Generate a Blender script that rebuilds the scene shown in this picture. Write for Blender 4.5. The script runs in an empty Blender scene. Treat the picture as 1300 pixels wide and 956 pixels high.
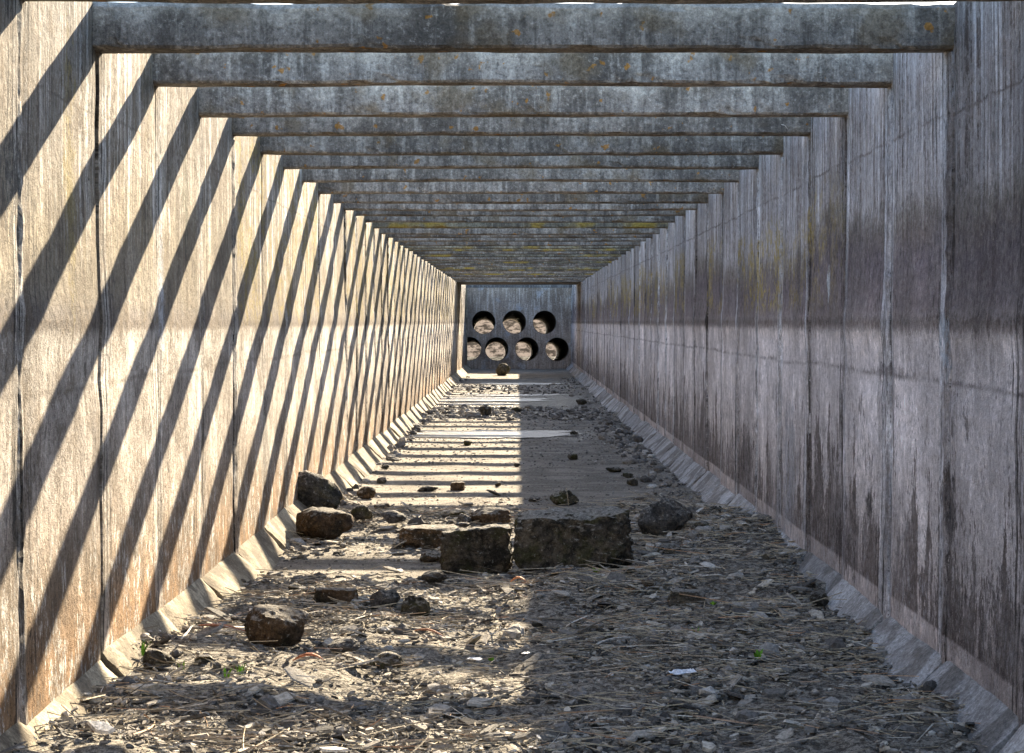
import bpy, bmesh, math, random
import numpy as np
from mathutils import Vector, Matrix, noise

scene = bpy.context.scene
COL = scene.collection
R = math.radians
random.seed(7)
np.random.seed(7)

# ------------------------------------------------------------------ measures
EYE = 1.604            # camera height over the channel floor
F = 2260.0             # focal length in pixels of a 1300 px wide frame
XL, XR = -1.777, 1.823 # inner faces of the side walls
TOP = 2.95             # top of walls and beams
BAY = 1.2              # one bay of wall, one beam each
Y1 = 7.49              # front of the nearest beam in view
BT, BB = 0.155, 2.765  # beam thickness, beam underside
YEND = 60.8            # face of the end wall
FIL = 0.19             # fillet at the foot of the walls
SUN = Vector((1.0, 3.10, 1.62)).normalized()

def at(px, py, z=0.0):
    """photo pixel on the plane of height z -> (x, y)"""
    d = F * (EYE - z) / (py - 409.0)
    return (px - 658.0) / F * d, d

# ------------------------------------------------------------------ helpers
def tag(o, label=None, cat=None, group=None, kind=None):
    if label: o['label'] = label
    if cat: o['category'] = cat
    if group: o['group'] = group
    if kind: o['kind'] = kind
    return o

def mesh_obj(name, verts, faces, mat, parent=None, smooth=False):
    me = bpy.data.meshes.new(name)
    me.from_pydata([tuple(v) for v in verts], [], faces)
    me.update()
    o = bpy.data.objects.new(name, me)
    COL.objects.link(o)
    if mat: me.materials.append(mat)
    if smooth:
        me.polygons.foreach_set('use_smooth', [True] * len(me.polygons))
    if parent: o.parent = parent
    return o

def bm_obj(name, bm, mat, parent=None, smooth=False):
    bmesh.ops.recalc_face_normals(bm, faces=bm.faces)
    me = bpy.data.meshes.new(name)
    bm.to_mesh(me); bm.free()
    o = bpy.data.objects.new(name, me)
    COL.objects.link(o)
    if mat: me.materials.append(mat)
    if smooth:
        me.polygons.foreach_set('use_smooth', [True] * len(me.polygons))
    if parent: o.parent = parent
    return o

def empty(name, loc=(0, 0, 0)):
    o = bpy.data.objects.new(name, None)
    COL.objects.link(o)
    o.location = loc
    o.empty_display_size = 0.2
    return o

def n3(x, y, z, o=3):
    return noise.fractal(Vector((x, y, z)), 1.0, 2.0, o)

def box_bm(bm, x0, x1, y0, y1, z0, z1):
    v = [bm.verts.new(p) for p in ((x0,y0,z0),(x1,y0,z0),(x1,y1,z0),(x0,y1,z0),(x0,y0,z1),(x1,y0,z1),(x1,y1,z1),(x0,y1,z1))]
    for f in ((0,3,2,1),(4,5,6,7),(0,1,5,4),(1,2,6,5),(2,3,7,6),(3,0,4,7)):
        bm.faces.new([v[i] for i in f])

# ------------------------------------------------------------------ node helper
class NT:
    def __init__(s, name):
        s.m = bpy.data.materials.new(name)
        s.m.use_nodes = True
        s.t = s.m.node_tree
        s.t.nodes.clear()
        s.out = s.t.nodes.new('ShaderNodeOutputMaterial')
        s.b = s.t.nodes.new('ShaderNodeBsdfPrincipled')
        s.t.links.new(s.b.outputs[0], s.out.inputs[0])
        s.b.inputs['Roughness'].default_value = 0.9
        s.b.inputs['Specular IOR Level'].default_value = 0.10
        g = s.t.nodes.new('ShaderNodeNewGeometry')
        s.pos = g.outputs['Position']
        s.nrm = g.outputs['Normal']
        sp = s.t.nodes.new('ShaderNodeSeparateXYZ')
        s.t.links.new(s.pos, sp.inputs[0])
        s.x, s.y, s.z = sp.outputs
    def _set(s, sock, v):
        if isinstance(v, bpy.types.NodeSocket): s.t.links.new(v, sock)
        elif v is not None:
            if isinstance(v, (tuple, list)) and len(v) == 3 and sock.type == 'RGBA': v = (*v, 1)
            sock.default_value = v
    def math(s, op, a, b=None, c=None, clamp=False):
        n = s.t.nodes.new('ShaderNodeMath'); n.operation = op; n.use_clamp = clamp
        s._set(n.inputs[0], a); s._set(n.inputs[1], b)
        if c is not None: s._set(n.inputs[2], c)
        return n.outputs[0]
    def add(s, a, b): return s.math('ADD', a, b)
    def mul(s, a, b): return s.math('MULTIPLY', a, b)
    def sub(s, a, b): return s.math('SUBTRACT', a, b)
    def vec(s, x, y, z):
        n = s.t.nodes.new('ShaderNodeCombineXYZ')
        for i, v in enumerate((x, y, z)): s._set(n.inputs[i], v)
        return n.outputs[0]
    def svec(s, sx, sy, sz, off=0.0):
        return s.vec(s.math('MULTIPLY_ADD', s.x, sx, off), s.mul(s.y, sy), s.mul(s.z, sz))
    def noise(s, vec, scale=1.0, detail=4.0, rough=0.55, dist=0.0, col=False):
        n = s.t.nodes.new('ShaderNodeTexNoise')
        s._set(n.inputs['Vector'], vec)
        n.inputs['Scale'].default_value = scale; n.inputs['Detail'].default_value = detail
        n.inputs['Roughness'].default_value = rough; n.inputs['Distortion'].default_value = dist
        return n.outputs['Color' if col else 'Fac']
    def voro(s, vec, scale, feature='F1', out='Distance'):
        n = s.t.nodes.new('ShaderNodeTexVoronoi'); n.feature = feature
        s._set(n.inputs['Vector'], vec); n.inputs['Scale'].default_value = scale
        return n.outputs[out]
    def white(s, v):
        n = s.t.nodes.new('ShaderNodeTexWhiteNoise'); n.noise_dimensions = '1D'
        s._set(n.inputs['W'], v)
        return n.outputs['Value']
    def ss(s, v, lo, hi, a=0.0, b=1.0):
        n = s.t.nodes.new('ShaderNodeMapRange'); n.interpolation_type = 'SMOOTHSTEP'
        s._set(n.inputs['Value'], v)
        s._set(n.inputs['From Min'], lo); s._set(n.inputs['From Max'], hi)
        s._set(n.inputs['To Min'], a); s._set(n.inputs['To Max'], b)
        return n.outputs['Result']
    def lin(s, v, lo, hi, a=0.0, b=1.0):
        n = s.t.nodes.new('ShaderNodeMapRange')
        s._set(n.inputs['Value'], v)
        s._set(n.inputs['From Min'], lo); s._set(n.inputs['From Max'], hi)
        s._set(n.inputs['To Min'], a); s._set(n.inputs['To Max'], b)
        return n.outputs['Result']
    def ramp(s, fac, stops):
        n = s.t.nodes.new('ShaderNodeValToRGB')
        e = n.color_ramp.elements
        while len(e) < len(stops): e.new(0.5)
        for i, (p, c) in enumerate(stops):
            e[i].position = p; e[i].color = (*c, 1)
        s._set(n.inputs[0], fac)
        return n.outputs[0]
    def mix(s, f, a, b, mode='MIX'):
        n = s.t.nodes.new('ShaderNodeMix'); n.data_type = 'RGBA'; n.blend_type = mode; n.clamp_factor = True
        s._set(n.inputs['Factor'], f); s._set(n.inputs[6], a); s._set(n.inputs[7], b)
        return n.outputs[2]
    def gain(s, col, f):
        """multiply a colour by a scalar"""
        n = s.t.nodes.new('ShaderNodeVectorMath'); n.operation = 'SCALE'
        s._set(n.inputs[0], col); s._set(n.inputs['Scale'], f)
        return n.outputs[0]
    def attr(s, name):
        n = s.t.nodes.new('ShaderNodeAttribute'); n.attribute_name = name
        return n.outputs['Fac']
    def orand(s):
        return s.t.nodes.new('ShaderNodeObjectInfo').outputs['Random']
    def done(s, col, h=None, dist=0.01, strength=1.0, rough=None):
        s._set(s.b.inputs['Base Color'], col)
        if rough is not None: s._set(s.b.inputs['Roughness'], rough)
        if h is not None:
            n = s.t.nodes.new('ShaderNodeBump')
            n.inputs['Distance'].default_value = dist; n.inputs['Strength'].default_value = strength
            s._set(n.inputs['Height'], h)
            s.t.links.new(n.outputs[0], s.b.inputs['Normal'])
        return s.m

# ------------------------------------------------------------------ materials
M = {}
def wall_material(name, stops, white_z, white_col, white_amt, stain_col, stain_h, band, lichen, gain_range, off, seam_dark, fleck, fissure, patches, blotch):
    n = NT(name)
    u, z = n.y, n.z
    bay = n.math('FLOOR', n.math('DIVIDE', n.sub(u, Y1 + BT / 2), BAY))
    rnd = n.white(n.add(bay, off))
    rnd2 = n.white(n.add(bay, off + 31.7))
    # distance to the nearest bay joint, in metres
    fr = n.math('PINGPONG', n.sub(u, Y1 + BT / 2), BAY / 2)
    sep = n.mul(bay, 3.17)                                     # every bay was poured on its own
    sv = lambda a, b, o=0.0: n.vec(n.add(sep, off + o), n.mul(u, a), n.mul(z, b))
    st1 = n.noise(sv(4.0, 0.25), 1.0, 5, 0.65)
    st2 = n.noise(sv(20.0, 0.55), 1.0, 6, 0.7)
    rag = n.noise(sv(6.5, 2.6, 5.0), 1.0, 7, 0.80)
    flk = n.noise(sv(30.0, 12.0, 9.0), 1.0, 5, 0.80)
    iso = n.noise(n.pos, 11.0, 6, 0.78)
    blo = n.noise(n.vec(n.add(sep, off), n.mul(u, 2.6), n.mul(z, 1.9)), 1.0, 6, 0.72)
    gr = n.noise(n.pos, 34.0, 5, 0.75)
    fine = n.noise(n.pos, 150.0, 2, 0.7)
    bl = n.noise(n.pos, 1.7, 5, 0.65)
    tide = n.math('ABSOLUTE', n.sub(z, 1.595))
    zz = n.add(z, n.mul(n.add(n.mul(n.sub(rag, .5), .34), n.mul(n.sub(gr, .5), .10)), n.ss(tide, .05, .40, .30, 1)))
    zz = n.add(zz, n.mul(n.mul(n.sub(bl, .5), .30), n.ss(tide, .05, .40, .1, 1)))
    zz = n.sub(zz, n.mul(n.mul(n.sub(rnd2, .45), .26), n.ss(z, 1.66, 1.86)))
    col = n.ramp(n.math('DIVIDE', zz, 3.0), stops)
    # rain streaks of lime in the upper zone
    wm = n.mul(n.ss(zz, white_z - .15, white_z + .35), n.ss(st2, .505, .56))
    wm = n.mul(wm, n.ss(st1, .40, .62, .15, 1))
    wm = n.mul(wm, n.ss(flk, .30, .55, .5, 1))
    col = n.mix(n.mul(wm, white_amt), col, white_col)
    dk = n.mul(n.ss(zz, white_z - .3, white_z + .3), n.mul(n.ss(st2, .49, .445), n.ss(iso, .45, .53)))
    col = n.mix(n.mul(dk, .8), col, stain_col)
    # ragged stain climbing from the foot
    hgt = n.add(n.ss(st1, .36, .66, stain_h[0], stain_h[1]), n.mul(n.sub(rnd2, .5), .25))
    fld = n.add(rag, n.mul(n.sub(hgt, z), .30))
    fld = n.add(fld, n.mul(n.sub(flk, .5), .45))
    stm = n.ss(fld, .50, .545)
    stm = n.mul(stm, n.ss(n.add(z, n.mul(n.sub(gr, .5), .03)), band - .008, band + .010))
    col = n.mix(n.mul(stm, n.ss(bl, .25, .6, stain_h[2] * .6, stain_h[2])), col, stain_col)
    # grime running down from above
    dr = n.noise(sv(11.0, .16, 60.0), 1.0, 6, .72)
    dm = n.mul(n.ss(dr, .525, .56), n.ss(iso, .44, .54))
    dm = n.mul(dm, n.ss(n.add(z, n.mul(n.sub(st1, .5), 2.5)), .9, 1.8, .25, 1))
    col = n.mix(n.mul(dm, blotch[2]), col, tuple(c * .6 for c in stain_col))
    # scaling lime: short upright flecks
    fm = n.mul(n.ss(flk, .505, .54), n.mul(n.ss(n.add(z, n.mul(n.sub(st1, .5), .8)), fleck[1], fleck[0]), n.ss(n.add(rag, n.mul(n.sub(blo, .5), .5)), .48, .54)))
    col = n.mix(n.mul(fm, fleck[2]), col, white_col)
    # crack lines between pours
    def line(z0, w, amp):
        d = n.math('ABSOLUTE', n.sub(n.add(z, n.add(n.mul(n.sub(gr, .5), .05), n.mul(n.sub(bl, .5), amp))), n.add(z0, n.mul(n.sub(rnd2, .5), .02))))
        return n.ss(d, w, 0.0)
    l1 = n.mul(line(1.345, .020, .05), n.ss(rag, .38, .62))
    l2 = n.mul(line(2.49, .012, .09), n.ss(bl, .38, .52))
    l3 = n.mul(line(1.590, .050, .02), n.ss(flk, .47, .58))
    ln = n.math('MAXIMUM', n.math('MAXIMUM', l1, l2), l3)
    col = n.mix(n.mul(ln, .72), col, stain_col)
    col = n.mix(n.mul(n.mul(n.ss(n.add(tide, n.mul(n.sub(gr, .5), .10)), .060, .015), n.ss(iso, .44, .54, .25, 1)), .62), col, stain_col)
    # pale run of mortar beside the joints, dark weeping, black fissures
    pale = n.mul(n.ss(n.add(fr, n.mul(n.sub(rag, .5), .10)), .13, .09), n.ss(rnd, .25, .6))
    col = n.mix(n.mul(pale, .55), col, white_col)
    jm = n.mul(n.ss(n.add(fr, n.mul(n.sub(flk, .5), .16)), .10, .02), n.ss(rag, .46, .54))
    col = n.mix(n.mul(jm, seam_dark), col, stain_col)
    fz = n.noise(sv(30.0, .8, 17.0), 1.0, 7, .72)
    fs = n.mul(n.ss(fz, .535, .56), n.mul(n.ss(n.add(fr, n.mul(n.sub(blo, .5), .8)), .24, .08), n.ss(st1, .62, .50)))
    blk = n.mul(n.ss(flk, .455, .43), n.mul(n.ss(rag, .47, .43), n.ss(fr, .5, .1, .25, 1)))
    fs = n.math('MAXIMUM', fs, n.mul(blk, .8))
    col = n.mix(n.mul(fs, fissure), col, (.035, .03, .026))
    edge = n.ss(n.math('ABSOLUTE', n.sub(n.add(fr, n.mul(n.sub(rag, .5), .05)), .080)), .013, .003)
    edge = n.mul(edge, n.mul(n.ss(blo, .44, .54), n.ss(rnd2, .2, .6, .2, 1)))
    col = n.mix(n.mul(edge, .85), col, (.04, .035, .032))
    # lichen
    lc, lz0, lz1, ly0, ly1, la = lichen
    lm = n.mul(n.mul(n.ss(zz, lz0 - .12, lz0 + .05), n.ss(zz, lz1 + .15, lz1 - .05)), n.mul(n.ss(u, ly0 - 3, ly0), n.ss(u, ly1 + 6, ly1)))
    lm = n.mul(lm, n.mul(n.ss(blo, .46, .55), n.ss(n.noise(n.pos, 16, 4, .75), .42, .54)))
    lm = n.mul(lm, n.ss(n.white(n.add(bay, off + 77.0)), .12, .45))
    col = n.mix(n.mul(lm, la), col, lc)
    # pits and spalls
    pit = n.ss(n.voro(n.svec(40, 40, 24), 1.0), .30, .12)
    pit = n.mul(pit, n.ss(n.noise(n.pos, 5, 4), .50, .58))
    spall = n.mul(n.ss(n.noise(sv(7.0, 3.2, 40.0), 1.0, 7, .74), .61, .63), n.ss(z, 1.6, 1.2))
    pit = n.math('MAXIMUM', pit, spall)
    col = n.mix(n.mul(pit, .7), col, n.mix(n.ss(fine, .4, .6), stain_col, (.03, .03, .03)))
    for (py_, pz_, ry_, rz_, pc_, pa_) in patches:
        dy = n.math('DIVIDE', n.sub(u, py_), ry_); dz = n.math('DIVIDE', n.sub(z, pz_), rz_)
        dd = n.add(n.mul(dy, dy), n.mul(dz, dz))
        dd = n.add(dd, n.add(n.mul(n.sub(flk, .5), 9.0), n.mul(n.sub(rag, .5), 7.0)))
        col = n.mix(n.mul(n.ss(dd, 1.0, .2), pa_), col, pc_)
    g = n.mul(n.lin(rnd, 0, 1, *gain_range), n.lin(gr, .36, .64, .72, 1.26))
    g = n.mul(g, n.lin(flk, .36, .64, .93, 1.06))
    g = n.mul(g, n.lin(iso, .38, .62, .74, 1.24))
    g = n.mul(g, n.lin(rag, .36, .64, .88, 1.10))
    bm_ = n.mul(n.ss(n.add(blo, n.mul(n.sub(gr, .5), .5)), .485, .535), n.ss(iso, .45, .54, .35, 1))
    col = n.mix(n.mul(bm_, blotch[1]), col, blotch[0])
    g = n.mul(g, n.lin(bl, .36, .64, .82, 1.16))
    g = n.mul(g, n.lin(fine, .3, .7, .84, 1.14))
    col = n.gain(col, g)
    h = n.add(n.mul(gr, .8), n.add(n.mul(flk, .25), n.add(n.mul(rag, .4), n.mul(iso, 1.1))))
    h = n.add(h, n.mul(fine, .25))
    return n.done(col, h, .014, .9)

M['right_wall'] = wall_material('right_wall_concrete', [
    (0.00, (0.514, 0.455, 0.424)), (0.06, (0.514, 0.448, 0.424)), (.20, (0.648, 0.600, 0.587)), (.34, (0.757, 0.714, 0.717)),
    (.50, (0.771, 0.714, 0.706)), (.522, (0.676, 0.606, 0.576)), (.533, (0.335, 0.292, 0.276)), (.56, (0.214, 0.180, 0.180)), (.63, (0.168, 0.143, 0.153)),
    (.680, (0.179, 0.154, 0.139)), (.705, (0.235, 0.215, 0.195)), (.735, (0.381, 0.362, 0.362)), (.80, (0.358, 0.346, 0.352)), (1.0, (0.312, 0.302, 0.301))],
    2.05, (.66, .68, .72), .85, (.082, .063, .055), (.42, 1.0, .90), .275,
    ((.40, .30, .045), 1.74, 2.30, 12, 44, .85), (.80, 1.18), 3.3, .65, (.25, .75, .35), .9,
    [(7.50, .82, .13, .12, (.035, .033, .036), .9), (9.18, .66, .08, .07, (.04, .036, .036), .9), (10.46, 1.79, .05, .12, (.62, .68, .72), .9),
     (7.57, 1.50, .08, .13, (.36, .41, .46), .8), (11.9, .62, .30, .42, (.40, .42, .46), .75), (8.7, 1.36, .5, .035, (.12, .10, .10), .6),
     (14.2, .55, .35, .22, (.075, .065, .065), .85), (9.9, .42, .5, .20, (.085, .072, .072), .8)], ((.20, .18, .175), .55, .45))
M['left_wall'] = wall_material('left_wall_concrete', [
    (0.00, (0.279, 0.170, 0.087)), (0.10, (0.283, 0.178, 0.099)), (.20, (0.269, 0.209, 0.153)), (.33, (0.447, 0.395, 0.342)),  # lowest stops: rust orange, with warm bounce light put into the colour
    (.43, (0.455, 0.408, 0.355)), (.50, (0.512, 0.468, 0.412)), (.522, (0.460, 0.421, 0.370)), (0.527, (0.228, 0.200, 0.178)), (.545, (0.178, 0.156, 0.139)), (.572, (0.244, 0.212, 0.166)), (.68, (0.280, 0.237, 0.169)),
    (.80, (0.286, 0.252, 0.207)), (1.0, (0.276, 0.252, 0.218))],
    1.9, (.60, .575, .53), .85, (.13, .105, .082), (-.05, .45, .55), .06,
    ((.33, .25, .05), 1.65, 2.80, 10, 50, .75), (.78, 1.15), 9.1, .8, (.50, 1.15, 1.0), 1.0,
    [(6.2, 2.09, .22, .14, (.10, .095, .085), .85), (8.87, 1.78, .06, .30, (.50, .53, .57), .7), (9.5, 2.40, .10, .38, (.11, .105, .075), .8),
     (9.7, .50, .05, .08, (.03, .028, .026), .9), (7.1, 2.2, .10, .5, (.30, .24, .10), .6), (12.6, .75, .5, .22, (.52, .49, .44), .6)], ((.115, .092, .068), .75, .80))

def concrete(name, base, dark, pale, scale=1.0, streak=True, spots=None, bump=.012, top_pale=0.0, z_ref=None):
    n = NT(name)
    r = n.orand()
    o = n.vec(n.math('MULTIPLY_ADD', r, 37.0, n.x), n.add(n.y, n.mul(r, 11.0)), n.z)
    gr = n.noise(o, 42 * scale, 5, .75)
    bl = n.noise(o, 2.4 * scale, 5, .65)
    fine = n.noise(o, 130 * scale, 2, .7)
    col = n.mix(n.ss(bl, .32, .66), dark, base)
    if streak:
        ox = n.math('MULTIPLY_ADD', r, 37.0, n.x)
        st = n.noise(n.vec(n.mul(ox, 14), n.mul(n.y, 14), n.mul(n.z, 1.1)), 1.0, 5, .65)
        col = n.mix(n.mul(n.ss(st, .52, .64), .45), col, pale)
        col = n.mix(n.mul(n.ss(st, .475, .38), .70), col, dark)
    col = n.mix(n.mul(n.ss(gr, .56, .66), .32), col, pale)
    col = n.mix(n.mul(n.ss(gr, .46, .38), .40), col, dark)
    if top_pale:
        tm = n.ss(n.add(n.z, n.mul(n.sub(bl, .5), .35)), z_ref - .06, z_ref + .05)
        col = n.mix(n.mul(tm, top_pale), col, pale)
    if spots:
        for (c, sc, lo, hi, amt) in spots:
            sn = n.noise(o, sc, 3, .5)
            col = n.mix(n.mul(n.ss(sn, lo, hi), amt), col, c)
    g = n.mul(n.lin(gr, .36, .64, .70, 1.30), n.lin(fine, .3, .7, .80, 1.20))
    g = n.mul(g, n.lin(r, 0, 1, .78, 1.22))
    col = n.gain(col, g)
    return n.done(col, n.add(gr, n.mul(fine, .4)), bump, .8)

M['beam'] = concrete('weathered_beam_concrete', (.30, .275, .245), (.115, .104, .092), (.52, .49, .44),
    spots=[((.36, .17, .03), 14.0, .66, .70, .8), ((.16, .12, .07), 3.4, .54, .66, .55)], bump=.020, top_pale=.55, z_ref=2.93)
M['beam_yellow'] = concrete('lichen_beam_concrete', (.25, .235, .18), (.10, .093, .08), (.44, .42, .34),
    spots=[((.36, .26, .05), 2.2, .48, .62, .8)], bump=.016)
M['joint_right'] = concrete('mortar_joint_grey', (.42, .41, .39), (.16, .15, .135), (.62, .62, .61),
    spots=[((.22, .19, .06), 2.0, .56, .70, .6)], bump=.02)
M['joint_left'] = concrete('mortar_joint_tan', (.42, .365, .28), (.17, .14, .10), (.60, .57, .51),
    spots=[((.34, .27, .07), 2.0, .56, .70, .6)], bump=.03)
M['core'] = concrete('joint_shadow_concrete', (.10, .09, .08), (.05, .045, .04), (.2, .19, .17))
M['fillet_left'] = concrete('fillet_cream', (.33, .29, .21), (.16, .13, .09), (.42, .38, .30), streak=False, bump=.008, spots=[((.11, .09, .065), 4.5, .50, .58, .75)])
M['fillet_right'] = concrete('fillet_grey', (.40, .39, .38), (.24, .225, .21), (.52, .52, .51), streak=False, bump=.006, spots=[((.13, .115, .10), 4.0, .50, .58, .7)])
M['end_wall'] = concrete('end_wall_concrete', (.42, .355, .30), (.21, .17, .14), (.62, .58, .53), scale=.5,
    spots=[((.40, .41, .43), 1.6, .56, .66, .7)])
M['deck'] = concrete('deck_concrete', (.14, .14, .145), (.07, .07, .075), (.3, .3, .3))
M['pipe'] = concrete('pipe_concrete', (.30, .28, .26), (.17, .15, .13), (.42, .40, .37), streak=False)

def floor_material():
    n = NT('channel_floor_dirt')
    m = n.attr('litter')
    gr = n.noise(n.pos, 30, 6, .78)
    bl = n.noise(n.pos, 1.7, 5, .65)
    fine = n.noise(n.pos, 120, 3, .75)
    st = n.noise(n.svec(1.2, 9, 1), 1.0, 5, .6)
    sand = n.mix(n.ss(bl, .42, .58), (.20, .18, .15), (.31, .28, .235))
    sand = n.mix(n.mul(n.ss(st, .50, .60), .6), sand, (.15, .13, .105))
    sand = n.mix(n.mul(n.ss(gr, .56, .63), .8), sand, (.12, .105, .09))
    sand = n.mix(n.mul(n.ss(n.noise(n.pos, 60, 3, .6), .60, .66), .6), sand, (.48, .45, .38))
    soil = n.mix(n.ss(gr, .42, .58), (.12, .105, .088), (.33, .30, .25))
    soil = n.mix(n.mul(n.ss(fine, .58, .68), .6), soil, (.26, .24, .20))
    k = n.ss(n.add(m, n.mul(n.sub(gr, .5), .8)), .25, .55)
    col = n.mix(k, sand, soil)
    # damp mud round the puddles
    wet = n.attr('wet')
    wk = n.ss(n.add(wet, n.mul(n.sub(bl, .5), 1.6)), .22, .60)
    col = n.mix(n.mul(wk, .8), col, (.085, .076, .066))
    col = n.gain(col, n.mul(n.lin(gr, .36, .64, .72, 1.28), n.lin(fine, .3, .7, .74, 1.26)))
    rough = n.ss(n.mul(wk, n.ss(gr, .60, .45)), 0, 1, .95, .34)
    return n.done(col, n.add(gr, n.mul(fine, .5)), .022, 1.0, rough)
M['floor'] = floor_material()

def water_material():
    n = NT('shallow_water')
    rip = n.noise(n.svec(5, 11, 1), 1.0, 4, .6)
    big = n.noise(n.svec(1.5, 3, 1), 1.0, 3, .6)
    n.b.inputs['IOR'].default_value = 1.33
    n.b.inputs['Specular IOR Level'].default_value = .7
    return n.done(n.mix(big, (.05, .045, .04), (.09, .085, .075)), n.add(rip, big), .05, 1.0, .36)
M['water'] = water_material()

def rock_material(name, a, b, c, moss=None, dust_toplight=(.30, .28, .245), dust_toplight_amt=.8):
    n = NT(name)
    r = n.orand()
    o = n.vec(n.math('MULTIPLY_ADD', r, 53.0, n.x), n.y, n.z)
    gr = n.noise(o, 42, 8, .72)
    bl = n.noise(o, 7, 6, .65)
    fine = n.noise(o, 160, 4, .7)
    col = n.mix(n.ss(bl, .44, .56), a, b)
    col = n.mix(n.mul(n.ss(n.noise(o, 11, 5, .7, .5), .50, .60), .85), col, c)
    if moss: col = n.mix(n.mul(n.ss(n.noise(o, 6.5, 5, .6), .50, .64), .8), col, moss)
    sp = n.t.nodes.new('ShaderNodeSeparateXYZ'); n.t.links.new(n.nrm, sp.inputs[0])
    dm = n.mul(n.ss(n.add(sp.outputs[2], n.mul(n.sub(gr, .5), 1.6)), .60, .90), dust_toplight_amt)  # dust on upward faces, lightened so sun on the tops is painted in
    col = n.mix(dm, col, dust_toplight)
    col = n.mix(n.mul(n.ss(gr, .60, .66), .8), col, (.36, .35, .31))
    col = n.gain(col, n.mul(n.lin(gr, .36, .64, .5, 1.5), n.lin(fine, .3, .7, .7, 1.3)))
    col = n.gain(col, n.lin(r, 0, 1, .8, 1.2))
    return n.done(col, n.add(n.mul(bl, 1.5), n.add(gr, n.mul(fine, .35))), .045, 1.0)
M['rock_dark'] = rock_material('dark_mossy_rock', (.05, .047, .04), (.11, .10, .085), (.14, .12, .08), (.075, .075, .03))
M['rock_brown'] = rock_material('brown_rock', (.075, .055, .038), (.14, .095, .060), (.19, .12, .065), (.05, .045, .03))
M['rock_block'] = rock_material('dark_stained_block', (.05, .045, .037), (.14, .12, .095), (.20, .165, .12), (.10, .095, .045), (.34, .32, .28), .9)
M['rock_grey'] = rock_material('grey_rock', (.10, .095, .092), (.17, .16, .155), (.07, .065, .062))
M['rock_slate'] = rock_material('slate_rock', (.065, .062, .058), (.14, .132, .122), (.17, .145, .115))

def chip_material(name, stops, rough=.9):
    n = NT(name)
    r = n.attr('rnd')
    gr = n.noise(n.pos, 60, 6, .7)
    col = n.ramp(r, stops)
    col = n.gain(col, n.lin(gr, .36, .64, .6, 1.4))
    return n.done(col, gr, .006, .8, rough)
M['gravel'] = chip_material('gravel_stone', [(0, (.07, .066, .062)), (.45, (.16, .15, .138)), (.75, (.25, .235, .21)), (.93, (.32, .30, .27)), (1, (.46, .44, .40))])
M['bark'] = chip_material('bark_flakes', [(0, (.06, .055, .05)), (.35, (.15, .14, .124)), (.65, (.27, .245, .21)), (.86, (.38, .34, .28)), (.96, (.44, .40, .33)), (1, (.60, .57, .52))])
M['reed'] = chip_material('dry_reed', [(0, (.10, .085, .065)), (.35, (.28, .235, .17)), (.80, (.46, .385, .26)), (.86, (.38, .20, .10)), (.90, (.44, .38, .30)), (1, (.58, .55, .48))], .7)
M['leaf_orange'] = chip_material('orange_leaf', [(0, (.42, .15, .08)), (1, (.50, .24, .13))], .6)
M['leaf_green'] = chip_material('green_leaf', [(0, (.10, .24, .02)), (1, (.20, .36, .035))], .5)
M['wood_pale'] = chip_material('bleached_wood', [(0, (.40, .37, .32)), (1, (.58, .55, .50))], .8)
M['litter_white'] = chip_material('white_scrap', [(0, (.62, .64, .68)), (1, (.72, .74, .78))], .5)
M['grass'] = chip_material('dry_grass_bank', [(0, (.09, .10, .035)), (1, (.14, .13, .05))])

# ------------------------------------------------------------------ side walls
def wall_profile(z, k=.45):
    """bulge of the cast wall, metres towards the channel"""
    b = 0.0
    b += .016 * math.exp(-((z - 1.60) / .10) ** 2)
    b -= .012 * max(0.0, min(1.0, (z - 1.68) / .5))
    b += .010 * max(0.0, min(1.0, (1.34 - z) / .12))
    b += .018 * max(0.0, min(1.0, (.8 - z) / .8))
    return b * k

joints = [Y1 + BT / 2 + BAY * i for i in range(-9, 45)]
joints = [j for j in joints if j < YEND - .3] + [YEND]

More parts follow.
